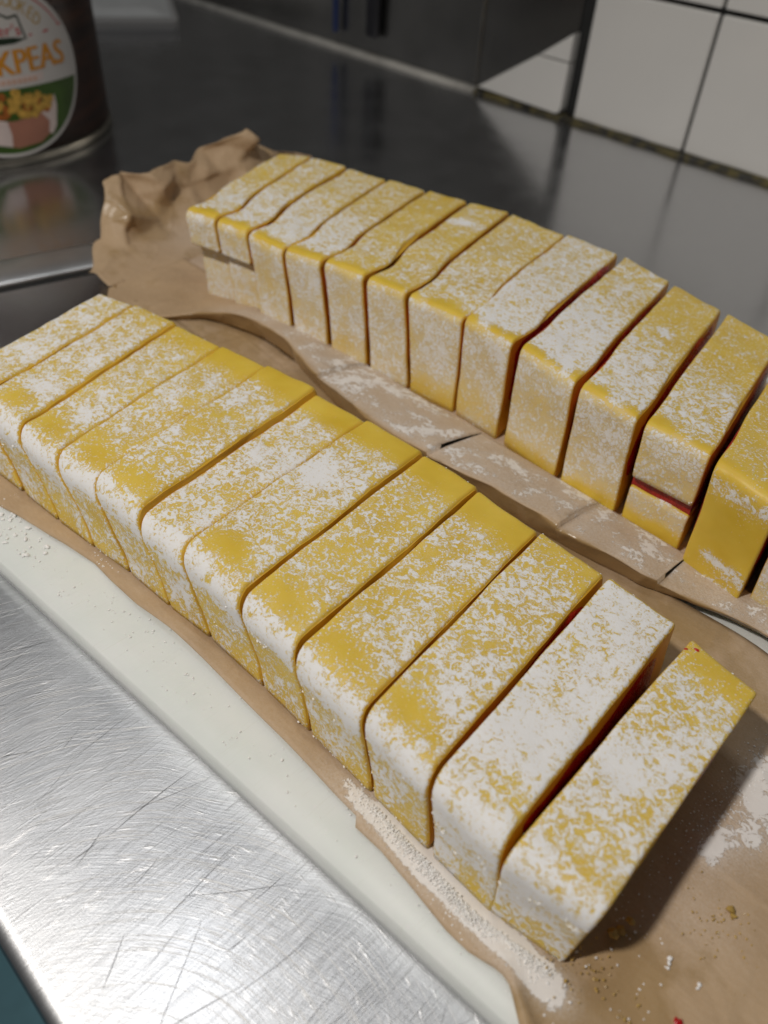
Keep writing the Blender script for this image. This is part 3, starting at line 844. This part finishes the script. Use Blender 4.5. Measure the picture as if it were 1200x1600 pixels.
# far row
H_B = 0.270
backsB = [(-1.735, 1.385), (-1.668, 1.440), (-1.560, 1.471), (-1.437, 1.496), (-1.323, 1.522), (-1.211, 1.548), (-1.100, 1.574), (-0.944, 1.582), (-0.796, 1.585), (-0.655, 1.556), (-0.522, 1.535), (-0.380, 1.500), (-0.235, 1.47), (-0.10, 1.45)]
frontsB = [(-1.570, 0.975), (-1.486, 0.995), (-1.395, 1.012), (-1.285, 1.022), (-1.185, 1.044), (-1.080, 1.066), (-0.978, 1.084), (-0.838, 1.098), (-0.708, 1.094), (-0.560, 1.074), (-0.430, 1.068), (-0.300, 1.075), (-0.175, 1.060), (-0.05, 1.06)]
leansB = [0.04, 0.045, 0.045, 0.044, 0.040, 0.034, 0.034, 0.012, 0.006, 0.010, 0.014, 0.012, 0.010, 0.01]
gapsB = [0, 0.007, 0.010, 0.011, 0.013, 0.012, 0.010, 0.008, 0.021, 0.014, 0.017, 0.021, 0.010, 0]
labelsB = ['leftmost slice of the far row, split lengthwise, next to the standing crumpled paper',
 'second slice from the left in the far row, top half overhanging a split below',
 'third slice of the far row, white topped with shiny yellow front rim',
 'fourth slice of the far row, thick white sugar on its front half',
 'fifth slice of the far row, mostly yellow far half with a pale front patch',
 'sixth slice of the far row, yellow top with one long smear of sugar',
 'seventh slice of the far row, evenly sugared with plain yellow front rim',
 'all-white topped slice of the far row, left of the open dark red gap',
 'white slice of the far row right of the open red gap, front sugar cracked',
 'slice of the far row with a round lump of sugar on its speckled top',
 'slice of the far row with a red split across its front',
 'bare yellow-fronted slice at the right edge, ridge of sugar low on its front',
 'slice cut off by the right edge of the photo, past the bare yellow-fronted one']
covB_f = [0.68, 0.70, 0.68, 0.72, 0.54, 0.50, 0.58, 0.74, 0.78, 0.70, 0.62, 0.40, 0.5]
covB_b = [0.46, 0.54, 0.54, 0.48, 0.38, 0.43, 0.52, 0.66, 0.58, 0.38, 0.40, 0.38, 0.4]
def make_dustB(i):
    rnd = random.Random(300 + i)
    def d(a, t, zt, nzv, na, p):
        if na < -0.6:
            if i == 11:
                v = 0.02 + 0.6 * gs(zt, 0.86, 0.09) + 0.95 * gs(zt, 0.28 - 0.06 * t, 0.05) * sstep(0.2, 0.3, t) + 0.8 * gs(zt, 0.06, 0.07) * sstep(0.4, 0.5, t) * sstep(1.0, 0.85, t)
                return v
            v = 0.64 + 0.34 * nz(p, 13, i) + 0.14 * nz(p, 30, i) + 0.12 * sstep(0.5, 0.9, zt)
            if i in (8, 9, 10): v -= 0.55 * sstep(0.24, 0.08, zt)
            if i in (6, 7): v -= 0.22 * sstep(0.4, 0.1, zt)
            v -= 0.06 * sstep(0.45, 0.0, zt)
            v -= 0.30 * gs(zt, 0.96, 0.06) * (0.7 + 0.6 * nz((t * 3, i, 0), 1))
            return v
        if nzv > 0.5 and na > -0.6:
            f = covB_f[i]; b = covB_b[i]
            v = f + (b - f) * sstep(0.35, 0.62, a + 0.08 * nz(p, 8, i)) + 0.07 * nz(p, 14, 1) + 0.05 * nz(p, 30, 4)
            rim = {0: .9, 1: .9, 2: .8, 3: .9, 4: .6, 5: .6, 6: .8, 7: .8, 8: .8, 9: .75, 10: .85}.get(i, 0.3)
            v -= rim * 0.95 * sstep(-0.30, 0.12, nz((t * 2.2, i * 2.0, 0), 1.3, 8) + 0.12) * sstep(0.080, 0.035, a + 0.05 * nz((t * 2.5, i * 3.0, 0), 1))
            v -= 0.25 * sstep(0.93, 1.0, a) * (0.5 + nz((t * 3, i, 1), 1))
            if i == 9: v += 0.6 * gs(a, 0.60, 0.035) * gs(t, 0.45, 0.16)
            if i == 5: v += 0.7 * gs(a, 0.74, 0.03) * gs(t, 0.45, 0.4)
            return v
        return 0.3
    return d
for i in range(13):
    FL, BL, FR, BR = V2(frontsB[i]), V2(backsB[i]), V2(frontsB[i + 1]), V2(backsB[i + 1])
    BL = BL + (BL - FL).normalized() * 0.008; BR = BR + (BR - FR).normalized() * 0.008
    H = H_B + 0.003 * math.sin(i * 1.7 + 1)
    if i == 11:
        sh = Vector((0, -0.022, 0)); FL, FR = FL + sh, FR + sh
    geo = (FL, BL, FR, BR, leansB[i], leansB[i + 1], H, gapsB[i], gapsB[i + 1], Z0)
    c = (FL + BL + FR + BR) / 4; loc = (c.x, c.y, Z0)
    o = empty('cake_slice', loc)
    tag(o, labelsB[i], 'cake slice', 'sugared yellow slices cut from the far log')
    df = make_dustB(i)
    bend = (0.020, 0.020, 0.020, 0.018, 0.018, 0.016, 0.013, 0.008, 0.006, 0.006, 0.004, 0.004, 0.004)[i]
    if i in (0, 1, 10):
        zs = 0.195 if i < 2 else 0.150
        gp = 0.003 if i < 2 else 0.013
        fd = (BL - FL).normalized()
        off = fd * (0.030 if i == 0 else 0.018 if i == 1 else 0.006)
        geo2 = (FL + off, BL, FR + off, BR) + geo[4:]
        low = slab_layer('lower_crust', o, loc, geo2, Z0, zs - gp, 0.010, df, 1.0, rowbend=bend)
        low['label'] = 'lower half under the split'
        cr = slab_layer('upper_crust', o, loc, geo, zs + gp, H, 0.020, df, 0.8, rowbend=bend, nfront=10)
        filling(o, loc, geo2, Z0 + 0.03, H - 0.028, 0.03 if i < 2 else 0.010, 0.002)
        if i == 10:      # red layer showing in the split
            vs, fs = [], []
            v, f = box_geo(0.004, 0.996, 0.03, 0.9, 0, 1, 0)
            geo_pts = []
            for (t, a, zz) in v:
                Lp = FL + (BL - FL) * a; Rp = FR + (BR - FR) * a
                P = Lp + (Rp - Lp) * (0.08 + 0.84 * t); z = zs - 0.02 + 0.04 * zz
                P = P + Vector((0.012, 0, 0)) * (1 - (z - Z0) / (H - Z0))
                geo_pts.append((P.x, P.y, z))
            mesh_obj('jam_layer', geo_pts, f, M_FILL, o, smooth=False, loc=loc)
    else:
        cr = slab_layer('dough_crust', o, loc, geo, Z0, H, 0.020, df, 0.9 if i != 11 else 0.0, rowbend=bend)
        filling(o, loc, geo, Z0 + 0.05, H - (0.014 if i < 7 else 0.0055), 0.006, 0.0030)

    clumps(cr, o, 110, 80 + i)

# ------------------------------------------------------------------ loose sugar and crumbs
rnd = random.Random(21)
pts = []
for _ in range(4200):          # drift of sugar along the foot of the near row's right half
    x = -0.38 + 0.33 * rnd.random() ** 0.8
    y = interp([(-0.4, 0.376), (-0.15, 0.366), (-0.04, 0.384)], x) - abs(rnd.gauss(0, 0.010)); y += 0.008
    k = sstep(-0.40, -0.28, x)
    if rnd.random() > k * sstep(-0.03, -0.09, x) + 0.15: continue
    pts.append((x, y, PZ + 0.001 + 0.004 * rnd.random() * (y > 0.36), 0.0004 + 0.0010 * rnd.random() ** 2.5))
for _ in range(500):            # thin crumbs along the rest of the foot
    x = rnd.uniform(-1.3, -0.3); y = interp([(-1.3, 0.315), (-1.0, 0.347), (-0.8, 0.362), (-0.35, 0.372)], x) - abs(rnd.gauss(0, 0.006)) + 0.004
    pts.append((x, y, PZ + 0.001, rnd.uniform(0.0004, 0.0013)))
for _ in range(900):            # beside the last slice
    x = rnd.gauss(0.005, 0.04); y = rnd.gauss(0.70, 0.08)
    if x < -0.045: continue
    pts.append((x, y, PZ + 0.003, rnd.uniform(0.0004, 0.0014)))
for _ in range(170):            # lower right of the paper
    x = rnd.uniform(-0.05, 0.2); y = rnd.uniform(0.33, 0.52)
    pts.append((x, y, PZ + 0.004, rnd.uniform(0.0006, 0.0018)))
pts += [(0.029, 0.492, PZ + 0.007, 0.003), (0.031, 0.487, PZ + 0.007, 0.003), (0.033, 0.482, PZ + 0.007, 0.0022), (0.065, 0.492, PZ + 0.007, 0.003), (0.066, 0.4875, PZ + 0.007, 0.0026), (0.036, 0.462, PZ + 0.006, 0.0016)]
lumps('spilled_sugar', pts, M_SUGAR)
pts = []
for _ in range(230):            # specks on the white board
    x = rnd.uniform(-1.25, -0.05); y = 0.232 + 0.083 * (x + 1.077) + rnd.uniform(0.018, 0.085)
    pts.append((x, y, 0.0486, rnd.choice((0.0007, 0.001, 0.0013, 0.002)) * rnd.uniform(0.7, 1.3)))
for _ in range(60):
    x = rnd.uniform(-1.2, -1.0); pts.append((x, 0.25 + 0.083 * (x + 1.077) + rnd.uniform(0.0, 0.055), 0.0486, rnd.uniform(0.0015, 0.0042)))
lumps('sugar_specks', pts, M_SUGAR)
pts = [(-0.030, 0.466, PZ + 0.010, 0.007), (-0.022, 0.490, PZ + 0.014, 0.007), (-0.026, 0.478, PZ + 0.005, 0.005), (0.052, 0.590, PZ + 0.008, 0.006), (0.057, 0.586, PZ + 0.008, 0.004)]
for _ in range(90): pts.append((rnd.gauss(-0.03, 0.035), rnd.gauss(0.415, 0.016), PZ + 0.006, rnd.uniform(0.0006, 0.0018)))
for _ in range(60): pts.append((rnd.gauss(0.06, 0.03), rnd.gauss(0.57, 0.02), PZ + 0.008, rnd.uniform(0.0006, 0.0016)))
lumps('golden_crumbs', pts, M_CRUMB)
tag(mesh_obj('jam_drop', *[[(0.067 + 0.0045 * math.cos(a) * k * (1 + 0.3 * math.sin(3 * a)), 0.441 + 0.005 * math.sin(a) * k * (1 + 0.25 * math.cos(5 * a)), PZ + 0.011 + 0.002 * (1 - k)) for k in (1.0, 0.6, 0.2) for a in [q * math.pi / 5 for q in range(10)]],
    [(r * 10 + q, r * 10 + (q + 1) % 10, r * 10 + 10 + (q + 1) % 10, r * 10 + 10 + q) for r in range(2) for q in range(10)] + [tuple(range(20, 30))]], M_JAM, loc=(0.067, 0.444, PZ)),
    'small red drop of jam on the greasy paper at the bottom edge', 'jam drop')

# ------------------------------------------------------------------ chickpea can
CX, CY, CR = -3.29, 1.162, 0.5193
CAN = empty('food_can', (CX, CY, 0)); tag(CAN, 'big brown can of chickpeas with a white oval label at the upper left', 'can')
def lathe(name, prof, mat, n=96):
    vs, fs = [], []
    for k in range(n):
        a = 2 * math.pi * k / n
        for r, z in prof: vs.append((CX + r * math.cos(a), CY + r * math.sin(a), z))
    m = len(prof)
    for k in range(n):
        for j in range(m - 1):
            a, b = k * m + j, ((k + 1) % n) * m + j
            fs.append((a, b, b + 1, a + 1))
    return mesh_obj(name, vs, fs, mat, CAN, loc=(CX, CY, 0))
lathe('can_body', [(CR - 0.012, 0.028), (CR - 0.003, 0.030), (CR - 0.003, 1.06), (CR - 0.012, 1.062)], mat_can_print())
lathe('can_rim', [(CR - 0.05, 0.012), (CR - 0.015, 0.001), (CR - 0.002, 0.001), (CR + 0.004, 0.010), (CR + 0.002, 0.024), (CR - 0.010, 0.030)], M_RIM)
lathe('can_rim', [(CR - 0.010, 1.06), (CR + 0.003, 1.068), (CR + 0.004, 1.085), (CR - 0.01, 1.092), (CR - 0.03, 1.08), (CR - 0.04, 1.06), (0.001, 1.06)], M_RIM)

def on_can(s, z, lift):
    a = s / CR; r = CR - 0.003 + lift
    return (CX + r * math.cos(a), CY + r * math.sin(a), z)
def patch(name, poly, mat, lift, parent=CAN):
    """flat print: polygon in (arc length, height) laid on the can's side"""
    bm = bmesh.new()
    bm.faces.new([bm.verts.new((s, z, 0)) for s, z in poly])
    s0 = min(p[0] for p in poly); s1 = max(p[0] for p in poly)
    k = s0 + 0.02
    while k < s1:
        bmesh.ops.bisect_plane(bm, geom=list(bm.verts) + list(bm.edges) + list(bm.faces), plane_co=(k, 0, 0), plane_no=(1, 0, 0)); k += 0.02
    bmesh.ops.triangulate(bm, faces=list(bm.faces))
    bm.verts.index_update()
    v = [on_can(q.co.x, q.co.y, lift) for q in bm.verts]; f = [[q.index for q in x.verts] for x in bm.faces]; bm.free()
    o = mesh_obj(name, v, f, mat, parent, smooth=False, loc=(CX, CY, 0))
    return o
def strokes(name, polys, mat, lift):
    vs, fs = [], []
    for poly in polys:
        b = len(vs); vs += [on_can(s, z, lift) for s, z in poly]; fs.append(tuple(range(b, b + len(poly))))
    return mesh_obj(name, vs, fs, mat, CAN, smooth=False, loc=(CX, CY, 0))
OC, OZ, OA, OB = -0.03, 0.275, 0.292, 0.245
def ell(a, ka=1.0): return (OC + OA * ka * math.cos(a), OZ + OB * ka * math.sin(a))
patch('label_oval', [ell(2 * math.pi * k / 64) for k in range(64)], M_WHITE, 0.0006)
g0 = math.asin((0.231 - OZ) / (OB * 0.955)); 
gp = [ell(-math.pi - g0 + (math.pi + 2 * g0) * k / 40 if False else (math.pi - g0) + (math.pi + 2 * g0) * k / 40, 0.955) for k in range(41)]
patch('green_field', gp, M_GREEN, 0.0012)
def text_geo(txt, size, extrude=0.0):
    cu = bpy.data.curves.new('t', 'FONT'); cu.body = txt; cu.size = size; cu.resolution_u = 3
    ob = bpy.data.objects.new('t', cu); C.objects.link(ob)
    bpy.context.view_layer.update()
    me = bpy.data.meshes.new_from_object(ob.evaluated_get(bpy.context.evaluated_depsgraph_get()))
    v = [tuple(q.co) for q in me.vertices]; f = [tuple(p.vertices) for p in me.polygons]
    bpy.data.objects.remove(ob); bpy.data.curves.remove(cu); bpy.data.meshes.remove(me)
    x0, x1 = min(q[0] for q in v), max(q[0] for q in v); y0, y1 = min(q[1] for q in v), max(q[1] for q in v)
    return v, f, x0, x1, y0, y1
def text_on_can(name, txt, s0, s1, zf, zh, mat, lift, bold=0.0):
    v, f, x0, x1, y0, y1 = text_geo(txt, 1.0)
    out = []
    for (x, y, _) in v:
        s = s0 + (s1 - s0) * (x - x0) / (x1 - x0); out.append((s, zf(s) + zh * (y - y0) / (y1 - y0)))
    return mesh_obj(name, [on_can(s, z, lift) for s, z in out], f, mat, CAN, smooth=False, loc=(CX, CY, 0))
for k, dx in enumerate((-0.0035, 0.0035)):     # doubled strokes make the heavy lettering
    text_on_can('chickpeas_lettering', 'CHICKPEAS', -0.262 + dx, 0.205 + dx, lambda s: 0.270 + 0.03 * max(0, s) , 0.068, M_ORANGE, 0.0012 + 0.0003 * k)
def arc_text(name, txt, a0, step, rad, size, mat, lift):
    vs, fs = [], []
    for k, ch in enumerate(txt):
        v, f, x0, x1, y0, y1 = text_geo(ch, size)
        a = math.radians(a0 - step * k); b = len(vs); cxm = (x0 + x1) / 2
        for (x, y, _) in v:
            u, r = (x - cxm) * 0.8, rad + y
            vs.append(on_can(-0.03 + r * math.cos(a) + u * math.sin(a), 0.272 + r * math.sin(a) - u * math.cos(a), lift))
        fs += [tuple(b + i for i in q) for q in f]
    return mesh_obj(name, vs, fs, mat, CAN, smooth=False, loc=(CX, CY, 0))
arc_text('cooked_lettering', 'COOKED', 80, 7.6, 0.190, 0.050, M_GOLD, 0.0012)
text_on_can('brand_lettering', "ner's", -0.045, 0.058, lambda s: 0.378 - 0.05 * max(0, s), 0.030, M_RED, 0.0016)
def line(p, q, w):
    d = Vector((q[0] - p[0], q[1] - p[1])).normalized(); n = Vector((-d.y, d.x)) * w
    return [(p[0] + n.x, p[1] + n.y), (p[0] - n.x, p[1] - n.y), (q[0] - n.x, q[1] - n.y), (q[0] + n.x, q[1] + n.y)]
roof = [(-0.11, 0.37), (-0.10, 0.428), (-0.05, 0.425), (-0.02, 0.445), (0.025, 0.423), (0.055, 0.428), (0.066, 0.385), (0.072, 0.362)]
strokes('house_outline', [line(a, b, 0.0032) for a, b in zip(roof, roof[1:])], M_DKGREEN, 0.0012)
patch('hill_emblem', [(0.074, 0.363), (0.03, 0.371), (-0.03, 0.373), (-0.11, 0.368), (-0.11, 0.352), (-0.03, 0.353), (0.03, 0.354)], M_DKGREEN, 0.0010)
rl = [(0.084, 0.371), (0.15, 0.374), (0.218, 0.386)]
strokes('red_rule', [line(a, b, 0.0028) for a, b in zip(rl, rl[1:])] + [line(ell(a / 20, 0.93), ell((a + 1) / 20, 0.93), 0.0022) for a in range(10, 24)], M_RED, 0.0012)
patch('pale_band', [(-0.2, 0.238), (0.105, 0.243), (0.108, 0.266), (-0.2, 0.262)], M_BOWLW, 0.0010)
strokes('small_print', [[(-0.13 + 0.018 * k, 0.245), (-0.13 + 0.018 * k + 0.012, 0.245), (-0.13 + 0.018 * k + 0.012, 0.256), (-0.13 + 0.018 * k, 0.256)] for k in range(12)], M_PINK, 0.0016)
patch('bowl_print', [(-0.16, 0.172), (-0.10, 0.148), (-0.03, 0.138), (0.04, 0.143), (0.10, 0.160), (0.128, 0.185), (0.120, 0.130), (0.098, 0.088), (0.05, 0.062), (-0.03, 0.056), (-0.10, 0.075)], M_BOWL, 0.0016)
patch('bowl_rim_print', [(0.07, 0.150), (0.10, 0.160), (0.128, 0.190), (0.134, 0.195), (0.135, 0.16), (0.118, 0.10), (0.098, 0.078), (0.085, 0.085), (0.095, 0.12)], M_BOWLW, 0.0020)
patch('bowl_rim_print', [(-0.16, 0.172), (-0.05, 0.140), (-0.045, 0.10), (-0.05, 0.062), (-0.10, 0.075)], M_BOWLW, 0.0020)
rp = random.Random(4); A, B = [], []
for _ in range(70):
    a = rp.random() * 6.28; q = math.sqrt(rp.random()); s, z = -0.01 + 0.135 * q * math.cos(a), 0.182 + 0.040 * q * math.sin(a); r = rp.uniform(0.008, 0.014)
    (A if rp.random() < 0.65 else B).append([(s + r * math.cos(k * math.pi / 4), z + r * math.sin(k * math.pi / 4)) for k in range(8)])
strokes('tomato_print', B, M_PEA2, 0.0022)
strokes('chickpea_print', A, M_PEA, 0.0026)

# ------------------------------------------------------------------ white board with plastic film, far left
tag(slab('white_board', -4.82, 2.43, 1.1, 0.95, 0.05, 1.05, 0.06, 0.012, M_WHITE, 0.0006), 'white board lying on the worktop behind the brown can', 'board')
vs = []
for i in range(40):
    for j in range(30):
        u, v_ = i / 39 - 0.5, j / 29 - 0.5
        x, y = rot2(u * 1.04, v_ * 0.86, 1.05)
        e = max(0, 1 - max(abs(u), abs(v_)) * 2) 
        z = 0.053 + sstep(0, 0.25, e) * (0.02 + 0.022 * abs(nz((u, v_, 0), 5, 2)) + 0.02 * max(0, crumple(u, v_, 1.0, 4, 1)))
        vs.append((-4.82 + x, 2.43 + y, z))
tag(mesh_obj('plastic_film', vs, grid_faces(40, 30), M_FILM, loc=(-4.78, 2.40, 0.053)), 'crumpled white plastic film lying on the white board at the back', 'plastic film')

for o in list(bpy.data.objects):
    if '_loc' in o: del o['_loc']
